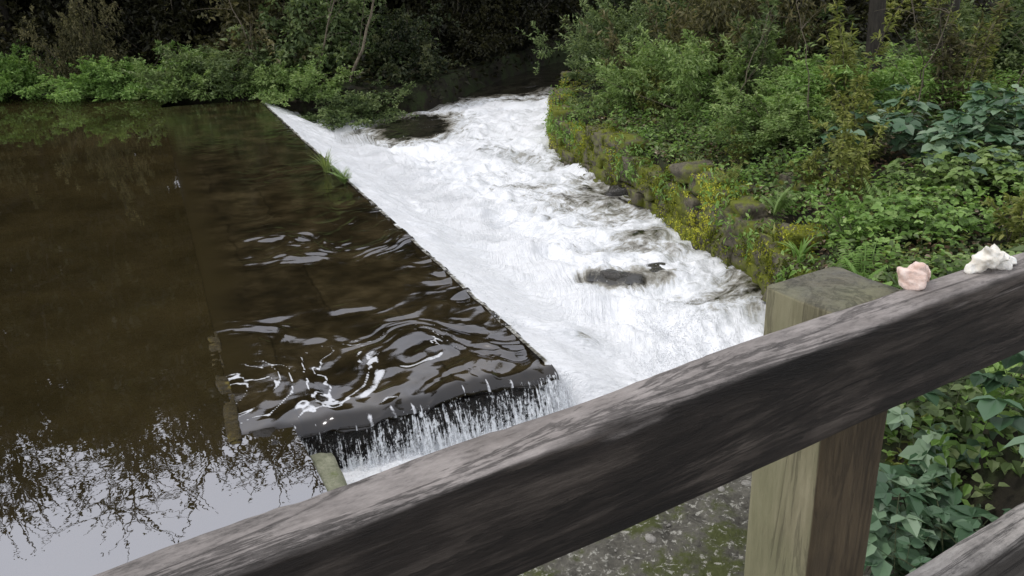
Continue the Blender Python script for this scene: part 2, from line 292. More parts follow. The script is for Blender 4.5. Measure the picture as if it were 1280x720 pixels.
def sweep(path_len,n,w,h,rad,per=44,noise=None,p=8):
    th=np.linspace(0,2*math.pi,per,endpoint=False)
    cx=np.sign(np.cos(th))*np.abs(np.cos(th))**(2/p)*w/2; cz=np.sign(np.sin(th))*np.abs(np.sin(th))**(2/p)*h/2
    xs=np.linspace(0,path_len,n); rings=[]
    sc=[(xs[0],.02),(xs[0],.35),(xs[0],.7),(xs[0],.93)]+[(x,1) for x in xs]+[(xs[-1],.93),(xs[-1],.7),(xs[-1],.35),(xs[-1],.02)]
    sc[4]=(xs[0]+rad*.4,1); sc[-5]=(xs[-1]-rad*.4,1)
    for x,s in sc: rings.append(np.stack([np.full(per,x),cx*s,cz*s],1))
    V=np.concatenate(rings); nr=len(sc)
    i=np.arange(nr-1)[:,None]*per+np.arange(per)[None]; j=np.arange(nr-1)[:,None]*per+(np.arange(per)[None]+1)%per
    F=np.stack([i.ravel(),j.ravel(),j.ravel()+per,i.ravel()+per],1)
    if noise is not None: V=V+noise(V)
    return V,F
weir=thing('stone_weir','long low stone weir with brown water sliding over it to a foaming drop','weir',(O2[0],O2[1],0)); 
WR=math.atan2(e2[1],e2[0]); weir.rotation_euler=(0,0,WR)
V,F=sweep(17.5,240,2.42,1.2,.05,90,lambda V: norm(V*np.array([0,1,1])+1e-6)*(.05*fbm(V*2.2,4,31)+.03*fbm(V*8,3,37))[:,None])
Vr=np.stack([V[:,1]-1.24,V[:,0]+.02,V[:,2]-.75],1); Vr[:,2]=np.minimum(Vr[:,2],-.125)
e_=V[:,0]<.05; Vr[e_,1]+=.05*fbm(Vr[e_]*5,4,39)-.02
link('sill',npmesh('sill',Vr,F[:, ::-1]),M['weirstone'],weir)
V,F=sweep(2.7,150,.10,.2,.05,30,lambda V: norm(V*np.array([0,1,1])+1e-6)*(.020*fbm(V*np.array([4,9,9]),4,311)+.008*fbm(V*30,3,317))[:,None]+np.stack([V[:,0]*0,.02*fbm(p3(V[:,0]*1.5),2,319),-.02*np.clip(V[:,0]-1.0,0,3)],1))
link('coping',npmesh('coping',np.stack([V[:,1]-2.47,V[:,0]-.10,V[:,2]-.093],1),F[:, ::-1]),M['coping'],weir)
bmc=bmesh.new(); bmesh.ops.create_cube(bmc,size=1); bmesh.ops.subdivide_edges(bmc,edges=bmc.edges[:],cuts=5,use_grid_fill=True); bmc.verts.ensure_lookup_table()
CV=np.array([v.co[:] for v in bmc.verts]); CF=np.array([[v.index for v in fc.verts] for fc in bmc.faces]); bmc.free()
def block(ac,c,size,ang,seed,rough=.06,rnd=.35,tint=.5):
    q=CV*2; l=np.max(np.abs(q),axis=1,keepdims=True); s=q/np.maximum(np.linalg.norm(q,axis=1,keepdims=True),1e-6)*1.25
    q=q*(1-rnd)+s*rnd*l; V=q*.5*np.array(size); V=V+norm(V)*(rough*fbm(V*4/max(.2,min(size)*2)+seed*7.3,3,seed))[:,None]
    c_,s_=math.cos(ang),math.sin(ang); V=np.stack([V[:,0]*c_-V[:,1]*s_,V[:,0]*s_+V[:,1]*c_,V[:,2]],1)+np.array(c); ac.add(V,CF,np.full(len(V),tint))
# ---------------------------------------------------------------- lower river / white water
a=np.concatenate([np.arange(-9,-1.2,.06),np.arange(-1.2,9,.026),np.arange(9,19,.045),np.arange(19,36,.12)]); b=np.concatenate([np.arange(-2.6,4.6,.028),np.arange(4.6,9,.08),np.arange(9,26,.2)])
A,B=np.meshgrid(a,b,indexing='ij'); sh=A.shape; A=A.ravel();B=B.ravel()
PX=O2[0]+B*e2[0]+A*e1[0]; PY=O2[1]+B*e2[1]+A*e1[1]
d=np.where(A>=0,np.maximum(B,0),np.where(B>=0,np.hypot(A,B),-A)); ang=np.where(A>=0,0,np.arctan2(-A,np.maximum(B,0)+1e-6))
Wd=.16+1.15*np.cos(ang)**2; dn=np.clip(d/Wd,0,1); drop=.5*(1-(1-dn)**1.7)+.5*sm(0,1,dn); drop=np.where((A<0)&(B<=0.0),1,drop)
FO=1.22-.52*sm(1.5,3.8,d)
def blob(px,py,r,wt,z=-.6):
    c=at(px,py,z); return wt*np.exp(-((PX-c[0])**2+(PY-c[1])**2)/(2*r*r))
FO+=blob(495,168,1.0,-1.1)+blob(535,155,.8,-.8)+blob(640,160,1.7,.55)+blob(650,135,1.5,.3)+blob(730,354,.13,-.8)+blob(765,354,.15,-.9)+blob(800,352,.15,-.9)+blob(835,348,.13,-.8)+blob(905,390,.5,-.15)+blob(925,345,.3,-.15)+blob(735,455,.14,-.6)+blob(690,430,.1,-.4)+blob(765,240,.4,-.1)+blob(880,430,.5,.2)+blob(680,220,.8,.2)+blob(770,300,.2,-.3)+blob(810,298,.2,-.3)
FO-=1.2*sm(21.0,27.0,PY-.2*PX)
wv=fbm(p3(A*.8,B*.8),2,40)
FO-=.32*(fbm(p3(A*1.3+wv*.8,B*.7),3,55)+.05)*sm(1.0,2.0,d)
cn=.5+.5*fbm(p3(A*3,B*0),3,57); cre=sm(0.0,.02+.08*cn,d); FO=np.where(A>0,FO*(.25+.75*cre),FO)
FO=np.where((A<0)&(B<0),np.minimum(FO,.95)+.15,FO)
ramp_=1-sm(.9,1.9,d)
fu=B*(1.0+.25*(1-ramp_))+wv*.5*(1-ramp_); fv=A*(1.5+1.3*ramp_)+wv*.25*ramp_+.8*wv*(1-ramp_)
lump=fbm(p3(B*1.5+wv*.5,A*(1.9)+wv*.6),4,41); lump2=fbm(p3(B*4.2+wv,A*5),3,47); rid=1-np.abs(fbm(p3(B*1.9+wv*.5,A*2.2+wv),3,53))*2.2
strk=fbm(p3(B*1.1,A*6+wv*.5),3,49)
am=np.clip(FO,0.2,1.1)*sm(0,.35,d)
pl=sm(1.0,2.2,d)
Zr=-.045-.545*drop+am*((.03+.055*pl)*lump+(.016+.016*pl)*lump2+.05*rid*pl+.028*strk*(1-pl))+.03*np.exp(-((d-1.6)/.5)**2)*am*(1+1.8*lump)
Zr+=.015*fbm(p3(A*3,B*3),2,61)*(1-np.clip(FO,0,1))
for qx in (730,765,800,835): Zr+=blob(qx,345,.15,.10)
Zr+=blob(722,448,.2,.12)+blob(790,300,.3,.08)
Zn=-.60+.15*np.exp(-((A+.22)/.45)**2)+.05*lump+.03*lump2
Zr=np.where((A<0)&(B<.3),np.where(B<0,Zn,np.maximum(Zr,Zn*sm(.3,.0,B)+Zr*(1-sm(.3,.0,B)))),Zr)
wx=np.interp(PY,[-8.5,2.5,4.15,4.6,5.15],[-1.3,-1.1,-1.1,-1.35,-1.6])
keep=((A>=-.001)&(B>=-.03))|((A<=-.02)&(PX>wx-.08))|((A<=0)&(B>=-.03)); sd=sdist(PX,PY); keep&=(sd<.35)
keep&=~((A>17.3)&(B<1.0))
F=gridF(*sh); kf=keep[F].all(1); F=F[kf]; used=np.unique(F); rm=np.full(len(A),-1); rm[used]=np.arange(len(used))
me=npmesh('river',np.stack([B,A,Zr],1)[used],rm[F][:, ::-1],True,{'foam':FO[used],'fu':fu[used],'fv':fv[used]}); o=link('river_water',me,M['foam'],kind='structure'); o.matrix_world=WM
n=22000; cand=np.where(keep&(FO>.6)&(A<15)&(A>-1.5)&(d<3.2))[0]; wt=.25+np.exp(-((d[cand]-1.7)/.5)**2)+1.3*np.exp(-(d[cand]/.12)**2)+1.5*((A[cand]<-.05)&(A[cand]>-.5)&(B[cand]<0)); cl=np.clip(fbm(p3(A[cand]*2.2,B[cand]*2.2),3,411),0,2)**1.5+.03; wt=wt*cl; sel=rng.choice(cand,n,p=wt/wt.sum())
P=np.stack([PX[sel],PY[sel],Zr[sel]],1)+np.stack([rng.normal(0,.03,n),rng.normal(0,.03,n),rng.exponential(.032,n)+.004],1)
s=rng.uniform(.0015,.0055,n)[:,None,None]; tet=np.array([[1,1,1],[1,-1,-1],[-1,1,-1],[-1,-1,1]])*1.; V=(P[:,None]+tet[None]*s).reshape(-1,3); q=np.arange(n)[:,None]*4
F=np.concatenate([q+np.array([[0,1,2]]),q+np.array([[0,3,1]]),q+np.array([[0,2,3]]),q+np.array([[1,3,2]])])
link('water_spray',npmesh('spray',V,F),M['spray'],kind='stuff',label='white droplets thrown up along the foaming drop of the weir',cat='spray')
for kk,(o0,o1,sdn) in enumerate(((.095,.13,71),(.075,.08,171))):
    cu=np.arange(-2.38,.12,.008); cv=np.linspace(0,1,34); CU,CVv=np.meshgrid(cu,cv,indexing='ij'); CU=CU.ravel();CVv=CVv.ravel()
    enc=fbm(p3(CU*1.8),2,301); st=fbm(p3(CU*14,CVv*1.2),3,sdn); out=o0+.07*enc+o1*CVv+.02*st*CVv+.04*fbm(p3(CU*2.5,CVv*.5),2,73)*CVv; zz=-.085-.40*CVv**1.3+.006*st
    link('falling_water',npmesh('curtain',np.stack([CU,-out,zz],1),gridF(len(cu),len(cv)),True,{'cu':CU+kk*5.3,'cv':CVv}),M['curtain'],kind='structure').matrix_world=WM
# ---------------------------------------------------------------- walls & stone
Bp=np.array([(2.86,7.5),(2.93,8.75),(2.5,10.3),(1.98,12.65),(1.45,14.4),(1.03,16.2),(1.1,18.3),(1.35,20.2),(2.1,22.6)])
seg=np.r_[0,np.cumsum(np.hypot(*np.diff(Bp,axis=0).T))]
def bpath(s): return np.array([np.interp(s,seg,Bp[:,0]),np.interp(s,seg,Bp[:,1])])
wall=thing('stone_wall','mossy rubble retaining wall along the right bank of the foaming river','wall',(2.9,7.5,0)); ac=Acc()
for c in range(5):
    s=rng.uniform(-.2,0)
    while s<seg[-1]:
        ln=rng.uniform(.25,.9); p=bpath(s+ln/2); q=bpath(s+ln/2+.1)-bpath(s+ln/2-.1); an=math.atan2(q[1],q[0])
        if not (c==4 and rng.random()<.4):
            nx=np.array([q[1],-q[0]])/max(np.hypot(*q),1e-6); off=.15+c*.03+rng.uniform(-.05,.05)
            block(ac,(p[0]+nx[0]*off-2.9,p[1]+nx[1]*off-7.5,-.72+c*.20+rng.uniform(-.04,.04)),(ln*1.08,.46,.24*rng.uniform(.85,1.25)),an+rng.uniform(-.08,.08),int(s*31)+c*1000+1,.07,.08)
        s+=ln
WMe=ac.mesh('wall'); link('masonry',WMe,M['wallstone'],wall)
WV=np.concatenate(ac.V); WMe.vertex_normals.foreach_get('vector',nb:=np.zeros(len(WV)*3,np.float32)); N_=nb.reshape(-1,3)
ms=fbm(WV*1.6,3,81)+.4*N_[:,2]; idx=rng.choice(np.where((WV[:,2]>-.56)&(ms>-.14))[0],100000)
P=WV[idx]+N_[idx]*(rng.random((len(idx),1))**2*.035)+rng.normal(0,.014,(len(idx),3)); N=norm(N_[idx]+rng.normal(0,.45,(len(idx),3))); D=norm(np.cross(N,rdir(len(idx)))+np.array([0,0,-.6]))
V,F,t=leaves(P,D,N,rng.uniform(.02,.04,len(idx)),rng.uniform(.012,.022,len(idx)),np.clip(.55+.8*fbm(P*1.6,3,83)+rng.normal(0,.2,len(idx)),0,1))
link('moss',npmesh('moss',V,F,False,{'tint':t}),M['moss'],wall,kind='stuff')
idx=rng.choice(np.where((WV[:,2]>-.2)&(fbm(WV*1.4+5,3,85)>.22))[0],8000); P=WV[idx]+N_[idx]*(rng.random((len(idx),1))*.12)+rng.normal(0,.04,(len(idx),3)); P[:,2]+=rng.uniform(-.1,.06,len(idx))
N=norm(N_[idx]*.6+[0,0,.6]+rng.normal(0,.5,(len(idx),3))); D=rng.normal(0,1,(len(idx),3))+[0,0,-.7]
V,F,t=leaves(P,D,N,rng.uniform(.04,.12,len(idx)),rng.uniform(.02,.045,len(idx)),np.clip(rng.normal(.5,.25,len(idx)),0,1)); link('trailing_leaves',npmesh('trailing',V,F,False,{'tint':t}),M['fresh'],wall,kind='stuff')
dw=thing('stone_divide','pale green-tinged stone dividing wall end at the near corner of the weir','wall',(-1.5,4.5,0)); ac=Acc(); ac2=Acc()
pp=np.array([(-1.40,4.68),(-1.18,4.2),(-1.12,3.5),(-1.18,1),(-1.3,-4)]); sg=np.r_[0,np.cumsum(np.hypot(*np.diff(pp,axis=0).T))]; s=0;k=0
block(ac2,(-1.75+1.5,4.86-4.5,-.55),(.62,.22,1.06),math.radians(-52),880,.03,.3)
while s<sg[-1]:
    ln=rng.uniform(.5,.8); x0=np.interp(s+ln/2,sg,pp[:,0]);y0=np.interp(s+ln/2,sg,pp[:,1]); x1=np.interp(s+ln/2+.05,sg,pp[:,0]);y1=np.interp(s+ln/2+.05,sg,pp[:,1])
    block(ac,(x0+1.5,y0-4.5,-.54+(.03 if k else 0)),(ln*1.02,.22,1.0),math.atan2(y1-y0,x1-x0),900+k,.022,.12); s+=ln;k+=1
link('masonry',ac.mesh('divide'),M['palestone'],dw); link('footing',ac2.mesh('footing'),M['weirstone'],dw)
ab=thing('stone_ledge','rough mottled stone ledge below the rail at the bottom of the picture','ledge',(.6,3.4,0))
gxx=np.linspace(0,1,170); U,Vv=np.meshgrid(gxx,gxx,indexing='ij'); U=U.ravel();Vv=Vv.ravel()
c00,c10,c11,c01=[np.array(c) for c in ((-.35,1.6),(2.2,1.6),(1.85,5.5),(-.15,3.75))]
pxy=(c00[None]*((1-U)*(1-Vv))[:,None]+c10*(U*(1-Vv))[:,None]+c11*(U*Vv)[:,None]+c01*((1-U)*Vv)[:,None])
edge=np.minimum(np.minimum(U,1-U),np.minimum(Vv,1-Vv)); zt=.05+.1*U+.035*fbm(p3(pxy[:,0]*2.2,pxy[:,1]*2.2),4,95)+.014*fbm(p3(pxy[:,0]*10,pxy[:,1]*10),4,96)
zt=np.where(edge<.004,-1.3,zt-.05*np.exp(-edge/.02))
link('slab',npmesh('ledge',np.stack([pxy[:,0]-.6,pxy[:,1]-3.4,zt],1),gridF(170,170)),M['concrete'],ab)
ac=Acc()
for k in range(110):
    u,v=rng.random(2)*.96+.02; p=c00*(1-u)*(1-v)+c10*u*(1-v)+c11*u*v+c01*(1-u)*v; s=rng.uniform(.012,.045)*rng.uniform(.4,1)
    block(ac,(p[0],p[1],.05+.1*u+.035*fbm(np.array([[p[0]*2.2,p[1]*2.2,0]]),4,95)[0]),(s*1.4,s,s*.6),rng.uniform(0,6),k,s*.12,.8)
link('pebbles',ac.mesh('pebbles'),M['pebble'],kind='stuff',label='loose small pale stones lying on the ledge below the rail',cat='pebbles')
def boulder(px,py,z,sz,label,mat='rock',seed=1,rz=None,rough=None):
    c=at(px,py,z); t=thing('boulder',label,'rock',tuple(c)); ac=Acc(); block(ac,(0,0,0),sz,seed*.9 if rz is None else rz,seed,rough or .14*max(sz),.55); me=ac.mesh('boulder')
    o=link('stone',me,M[mat],t); md=o.modifiers.new('s','SUBSURF'); md.levels=1; md.render_levels=1
boulder(783,352,-.68,(1.15,.38,.32),'low dark wet rock breaking the foam in mid river','rock',21,.15,.13)
boulder(778,243,-.62,(.5,.35,.28),'dark stone jutting from the foot of the mossy wall','rock',14)
boulder(1000,232,.25,(.5,.35,.26),'pale flat stone among leaves on top of the mossy wall','wallstone',16)
boulder(870,215,.2,(.6,.4,.24),'brown capstone lying on the mossy wall','wallstone',18)
# ---------------------------------------------------------------- railing
rd=np.array([.8766,.4813]); nd=np.array([-.4813,.8766]); RA=math.atan2(rd[1],rd[0]); ZT=H-.454
def rl(r,n,z): return (rd[0]*r+nd[0]*n,rd[1]*r+nd[1]*n,z)
rail=thing('wooden_railing','dark weathered timber railing with square post crossing the foreground','railing',rl(.9,.65,1.3)); rail.rotation_euler=(0,0,RA)
def woodn(seed,a1,a2,notch=0):
    def fn(V):
        P=V*np.array([2.2,9,9]); Q=V*np.array([3,45,45]); o=norm(V*np.array([0,1,1])+1e-7)
        dd=a1*fbm(P,3,seed)+a2*fbm(Q,3,seed+5)
        if notch:
            e=sm(.6,1,np.abs(V[:,1])/.035)*sm(.6,1,V[:,2]/.07); dd-=e*notch*np.clip(fbm(V*np.array([7,3,3]),4,seed+9)+.25,0,2)
        return o*dd[:,None]
    return fn
def bar(r0_,r1_,nc,zc,w,h,mat,name,seed):
    V,F=sweep(r1_-r0_,620,w,h,.01,90,woodn(seed,.005,.0015,.009),10)
    o=link(name,npmesh(name,V,F),mat,rail); o.location=(r0_-.9,nc-.65,zc-1.3); return o
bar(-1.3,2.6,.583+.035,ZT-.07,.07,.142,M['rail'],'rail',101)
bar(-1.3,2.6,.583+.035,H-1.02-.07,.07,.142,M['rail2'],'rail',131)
V,F=sweep(1.45,300,.13,.15,.006,120,lambda V: norm(V*np.array([0,1,1])+1e-7)*(.0018*fbm(V*np.array([2,10,10]),3,201)+.0006*fbm(V*np.array([4,60,60]),3,203))[:,None],18)
Vp=np.stack([V[:,2],V[:,1],V[:,0]-1.45],1)
top=Vp[:,2]>-.012; Vp[top,2]+=.002*fbm(Vp[top]*np.array([25,25,1]),3,207)
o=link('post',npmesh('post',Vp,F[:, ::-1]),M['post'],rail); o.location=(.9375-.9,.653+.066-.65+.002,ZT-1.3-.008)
V,F=sweep(7,40,1.25,.12,.02,40); o=link('bridge_deck',npmesh('deck',V,F),M['rail2'],kind='structure'); o.location=rl(-3,.12,1.36); o.rotation_euler=(0,0,RA)
def shard(px,py,sz,label,mat,seed,rz,lobes,spikes=(),dsp=.006,its=5):
    c=at(px,py,ZT); t=thing('quartz_stone',label,'stone',tuple(c)); t.rotation_euler=(0,0,rz); bm=bmesh.new()
    r=random.Random(seed); hulls=[]
    for (cx,cy,cz,rr) in lobes:
        pts=[]
        for k in range(16):
            v=Vector((r.gauss(0,1),r.gauss(0,1),r.gauss(0,1))).normalized()*rr*r.uniform(.8,1.1); pts.append(Vector((cx+v.x,cy+v.y,max(0.0,cz+v.z*.8))))
        hulls.append(pts)
    for (bx,by,bz,tx_,ty,tz,rr) in spikes:
        b_=Vector((bx,by,bz)); t_=Vector((tx_,ty,tz)); pts=[]
        for k in range(10):
            v=Vector((r.gauss(0,1),r.gauss(0,1),r.gauss(0,1))).normalized()*rr; pts.append(b_+v); pts.append(t_+v*.6)
        hulls.append([Vector((p.x,p.y,max(0,p.z))) for p in pts])
    for pts in hulls:
        b=bmesh.new(); vs=[b.verts.new(p*sz) for p in pts]; bmesh.ops.convex_hull(b,input=vs); 
        bmesh.ops.delete(b,geom=[v for v in b.verts if not v.link_faces],context='VERTS')
        me_=bpy.data.meshes.new('t'); b.to_mesh(me_); bm.from_mesh(me_); b.free()
    me=bpy.data.meshes.new('shard'); bm.to_mesh(me); bm.free()
    o=link('stone',me,M[mat],t); md=o.modifiers.new('r','REMESH'); md.mode='VOXEL'; md.voxel_size=.0015; md.use_smooth_shade=True
    sm_=o.modifiers.new('s','SMOOTH'); sm_.iterations=its; sm_.factor=.5
    tx=bpy.data.textures.new('n','CLOUDS'); tx.noise_scale=.012; dm=o.modifiers.new('d','DISPLACE'); dm.texture=tx; dm.strength=dsp; dm.mid_level=.5
shard(1141,360,1.1,'pinkish rough quartz lump on the rail beside the post','pinkstone',4,.5,[(-.007,0,.016,.022),(.012,.003,.014,.019),(0,-.004,.026,.013)])
shard(1234,338,1.2,'white knobbly quartz piece farther along the rail','whitestone',11,.45,[(0,0,.015,.020),(.014,0,.012,.017),(-.012,0,.014,.016)],[(-.008,0,.014,-.032,.004,.007,.012),(.0,0,.016,-.012,.0,.030,.012),(.01,0,.014,.016,.004,.026,.011),(.016,0,.010,.042,-.004,.005,.011),(.006,-.004,.010,.022,-.012,.004,.010)],.006,8)
# ---------------------------------------------------------------- vegetation generators
def cloud_mesh(name,n,rx,ry,h,nb,br,L,asp=.5,shape=4,up=.7,seed=0,droop=.3,base=.1,hang=0,sprig=.5,splen=.6):
    global rng; sv=rng; rng=np.random.default_rng(seed+1000)
    c=rdir(nb); c[:,2]=np.abs(c[:,2]); rad=rng.uniform(.35,1,nb)[:,None]**.6; C=c*rad*np.array([rx,ry,h*(1-base)]); C[:,2]+=h*base
    C*= (1+.34*rng.normal(size=(nb,1))); C[:,2]=np.maximum(C[:,2],.03)
    rb=br*rng.uniform(.4,1.4,nb); k=rng.choice(nb,n,p=rb**2/np.sum(rb**2)); q=rdir(n)*rng.uniform(.3,1,n)[:,None]**.5
    P=C[k]+q*rb[k][:,None]*np.array([1,1,.65]); P[:,2]-=hang*rng.random(n)**2*np.hypot(q[:,0],q[:,1])
    D=q*np.array([1,1,.3])+rng.normal(0,.5,(n,3))+np.array([0,0,-droop])
    out=norm(C[k]/np.array([rx,ry,h])+.001)
    ns=int(nb*2.6); bi=rng.integers(0,nb,ns); sd_=norm(norm(C[bi]/np.array([rx,ry,h])+1e-3)*.8+np.array([0,0,.65])+rng.normal(0,.45,(ns,3))); sl_=splen*rng.uniform(.4,1.4,ns)
    m_=int(n*sprig); si=rng.integers(0,ns,m_); u=rng.random(m_)
    P[:m_]=C[bi[si]]+sd_[si]*(sl_[si]*u+rb[bi[si]]*.5)[:,None]-np.array([0,0,1])*(hang+.25)*(u**2*sl_[si])[:,None]+rng.normal(0,.02,(m_,3)); D[:m_]=sd_[si]*.5+rng.normal(0,.6,(m_,3)); k[:m_]=bi[si]
    P[:,2]=np.maximum(P[:,2],-.3 if hang else .0)
    N=norm(q*.5+out*.3+np.array([0,0,up])+rng.normal(0,.38,(n,3)))
    tb=rng.normal(0,.16,nb); t=np.clip(.42+tb[k]+rng.normal(0,.2,n),0,1); t[:m_]=np.clip(t[:m_]+.14,0,1); Ls=L*rng.uniform(.55,1.25,n)
    V,F,t=leaves(P,D,N,Ls,Ls*asp,t,shape); me=npmesh(name,V,F,False,{'tint':t}); rng=sv; return me,C
def stems_mesh(name,C,r=.012,nst=14,seed=0):
    rg=np.random.default_rng(seed); ac=Acc(); idx=rg.choice(len(C),min(nst,len(C)),replace=False)
    for i in idx:
        b=np.array([C[i][0]*.15,C[i][1]*.15,-.15])+rg.normal(0,.05,3)*[1,1,0]; t=np.linspace(0,1,7)[:,None]; mid=(b+C[i])/2+rg.normal(0,.1,3)+np.array([0,0,.15*C[i][2]])
        P=(1-t)**2*b+2*t*(1-t)*mid+t*t*C[i]*1.3; tube(ac,P,r*(1-.75*t[:,0]),4)
    return ac.mesh(name)
def variant(base,mat):
    m2=base.copy(); m2.materials.clear(); m2.materials.append(M[mat]); return m2
cache={}
def mv(me,mat):
    k=(me.name,mat)
    if k not in cache: cache[k]=variant(me,mat)
    return cache[k]
def shrub(name,label,cat,x,y,mesh,stems,smat='twig',s=(1,1,1),rz=0,group=None,z=None,sub='foliage'):
    z=float(gh([x],[y])[0]) if z is None else z; z=max(z,-.5); t=thing(name,label,cat,(x,y,z-.05),group,rz); t.scale=s
    link(sub,mesh,None,t)
    if stems: link('stems',stems,M[smat],t)
    return t
bA,cA=cloud_mesh('bush_a',15000,1.3,1.1,1.6,80,.24,.09,.5,4,seed=1); sA=stems_mesh('bush_stems',cA,.014,26,1)
bB,cB=cloud_mesh('bush_b',13500,1.2,1.2,1.4,64,.27,.115,.36,4,seed=2,droop=.6,splen=.75); sB=stems_mesh('bush_stems_b',cB,.014,30,2)
bC,cC=cloud_mesh('bush_c',9500,1.6,1.3,2.6,80,.32,.15,.6,4,seed=3,droop=.5,hang=.5,splen=.9); sC=stems_mesh('bush_stems_c',cC,.022,34,3)
bD,cD=cloud_mesh('nettle',10000,1.2,.9,.85,70,.2,.095,.5,4,seed=4,droop=.4,splen=.4); sD=stems_mesh('nettle_stems',cD,.007,24,4)
kinds={'a':(bA,sA),'b':(bB,sB),'c':(bC,sC),'d':(bD,sD)}
PL=[
('d','fresh',-17.0,25.4,(1.5,1.2,.95),'nettle_clump','bright green nettle clump at the far left end of the pool bank'),
('d','fresh',-14.9,25.0,(1.5,1.3,1.0),'nettle_clump','bright green nettles spilling to the water left of the brown twiggy bush'),
('d','fresh',-13.2,25.2,(1.2,1,.9),'nettle_clump','bright leafy plants beside the brown twiggy bush'),
('a','olive',-12.1,24.4,(.75,.8,1.35),'twiggy_bush','brown-olive twiggy bush hanging over the pool edge'),
('d','fresh',-10.7,23.8,(1.4,1.1,.9),'nettle_clump','green nettles right of the brown twiggy bush'),
('d','bright',-9.0,23.1,(1.4,1.2,.95),'nettle_clump','green nettle mound above the far end of the shallow sill'),
('b','green',-7.3,22.9,(1.2,1,.65),'leafy_bush','green bush behind the far tip of the white crest'),
('d','bright',-5.4,21.9,(1.2,1.0,.75),'nettle_clump','green plants right of the far tip of the white crest'),
('d','green',-3.7,21.0,(1.0,1.0,.65),'nettle_clump','low plants overhanging the dark channel'),
('c','olive',-17.5,28.0,(1.2,1.2,1.2),'dark_bush','tall olive bush behind the far left nettles'),
('c','canopy',-13.8,27.8,(1.2,1.2,1.1),'dark_bush','tall dark bush behind the brown twiggy bush'),
('c','canopy',-10.4,26.9,(1.2,1.1,1.1),'dark_bush','tall dark bush behind the green nettles'),
('c','olive',-7.2,25.4,(1.2,1.1,1.1),'overhanging_bush','olive drooping bush above the far end of the weir'),
('c','green',-4.9,24.0,(1.1,1.0,.95),'overhanging_bush','broad-leaved bush drooping toward the dark channel'),
('c','dark',-2.8,23.6,(.8,.8,.7),'overhanging_bush','dark leafy bush on the left lip of the dark hollow'),
('c','canopy',-1.6,26.6,(.9,.9,.9),'overhanging_bush','dark overhanging bush left of the narrowing channel'),
('c','canopy',0,30.2,(1.0,1.1,1.1),'dark_bush','dark bush deep in the hollow left of the channel'),
('c','canopy',2.2,34.4,(1.3,1.2,1.4),'dark_bush','dark bush on the outer bank of the channel bend'),
('c','canopy',6.2,38.0,(1.5,1.2,1.5),'dark_bush','dark bush closing the far end of the channel'),
('c','dark',4.9,26.2,(1.0,1.0,.95),'dark_bush','dark bush where the channel bends out of sight'),
('c','dark',3.6,23.2,(.8,.8,.8),'leafy_bush','dark bush at the far end of the mossy wall'),
('b','green',3.3,20.6,(1.0,1.0,.95),'leafy_bush','green bush bulging over the far mossy wall beside the hollow'),
('a','green',3.2,18.6,(1.0,1.1,.8),'leafy_bush','dense green bush behind the far mossy wall'),
('b','bright',3.0,16.2,(.8,1.0,.65),'leafy_bush','dense small-leaved bush above the middle of the mossy wall'),
('b','bright',3.7,14.0,(.95,1.0,.7),'leafy_bush','large rounded green bush behind the mossy wall'),
('b','olive',4.8,16.4,(1.1,1.1,1.2),'leafy_bush','olive bush behind the large rounded green bush'),
('c','canopy',7.2,20.0,(1.2,1.1,.95),'dark_bush','dark bush behind the twin trunks'),
('c','green',5.2,19.5,(1.1,1.1,.9),'leafy_bush','broad-leaved bush left of the twin trunks'),
('c','yellow',10.8,24.0,(1.4,1.2,1.1),'pale_bush','pale bush added for the bright gaps beyond the twin trunks'),  # pale leaf colour stands in for bright sky gaps behind the trunks
('b','green',9.2,15.4,(1.1,1.2,.7),'leafy_bush','green bush right of the twin trunks'),
('a','green',9.6,13.0,(1.2,1.2,.7),'leafy_bush','green bush at the right edge of the picture'),
('a','bright',4.0,11.6,(.7,.9,.4),'leafy_bush','low bright bush beside the wall capstone'),
('b','fresh',5.9,12.6,(1.1,1.1,.5),'leafy_bush','bright bush behind the slender saplings'),
]
for i,(k,mt_,x,y,s,nm,lb) in enumerate(PL):
    me,st=kinds[k]; shrub(nm,lb,'nettles' if 'nettle' in nm else 'bush',x,y,mv(me,mt_),st,s=s,rz=i*1.7)
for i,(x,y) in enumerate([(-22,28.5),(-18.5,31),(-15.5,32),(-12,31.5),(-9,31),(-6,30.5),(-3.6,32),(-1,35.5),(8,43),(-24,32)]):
    shrub('tall_shrub','tall dark shrub in the shade of the wood behind the pool','shrub',x,y,mv(bC,'canopy'),sC,s=(1.7,1.4,2.5),rz=i*2.1,group='tall dark shrubs in the wood behind the pool')
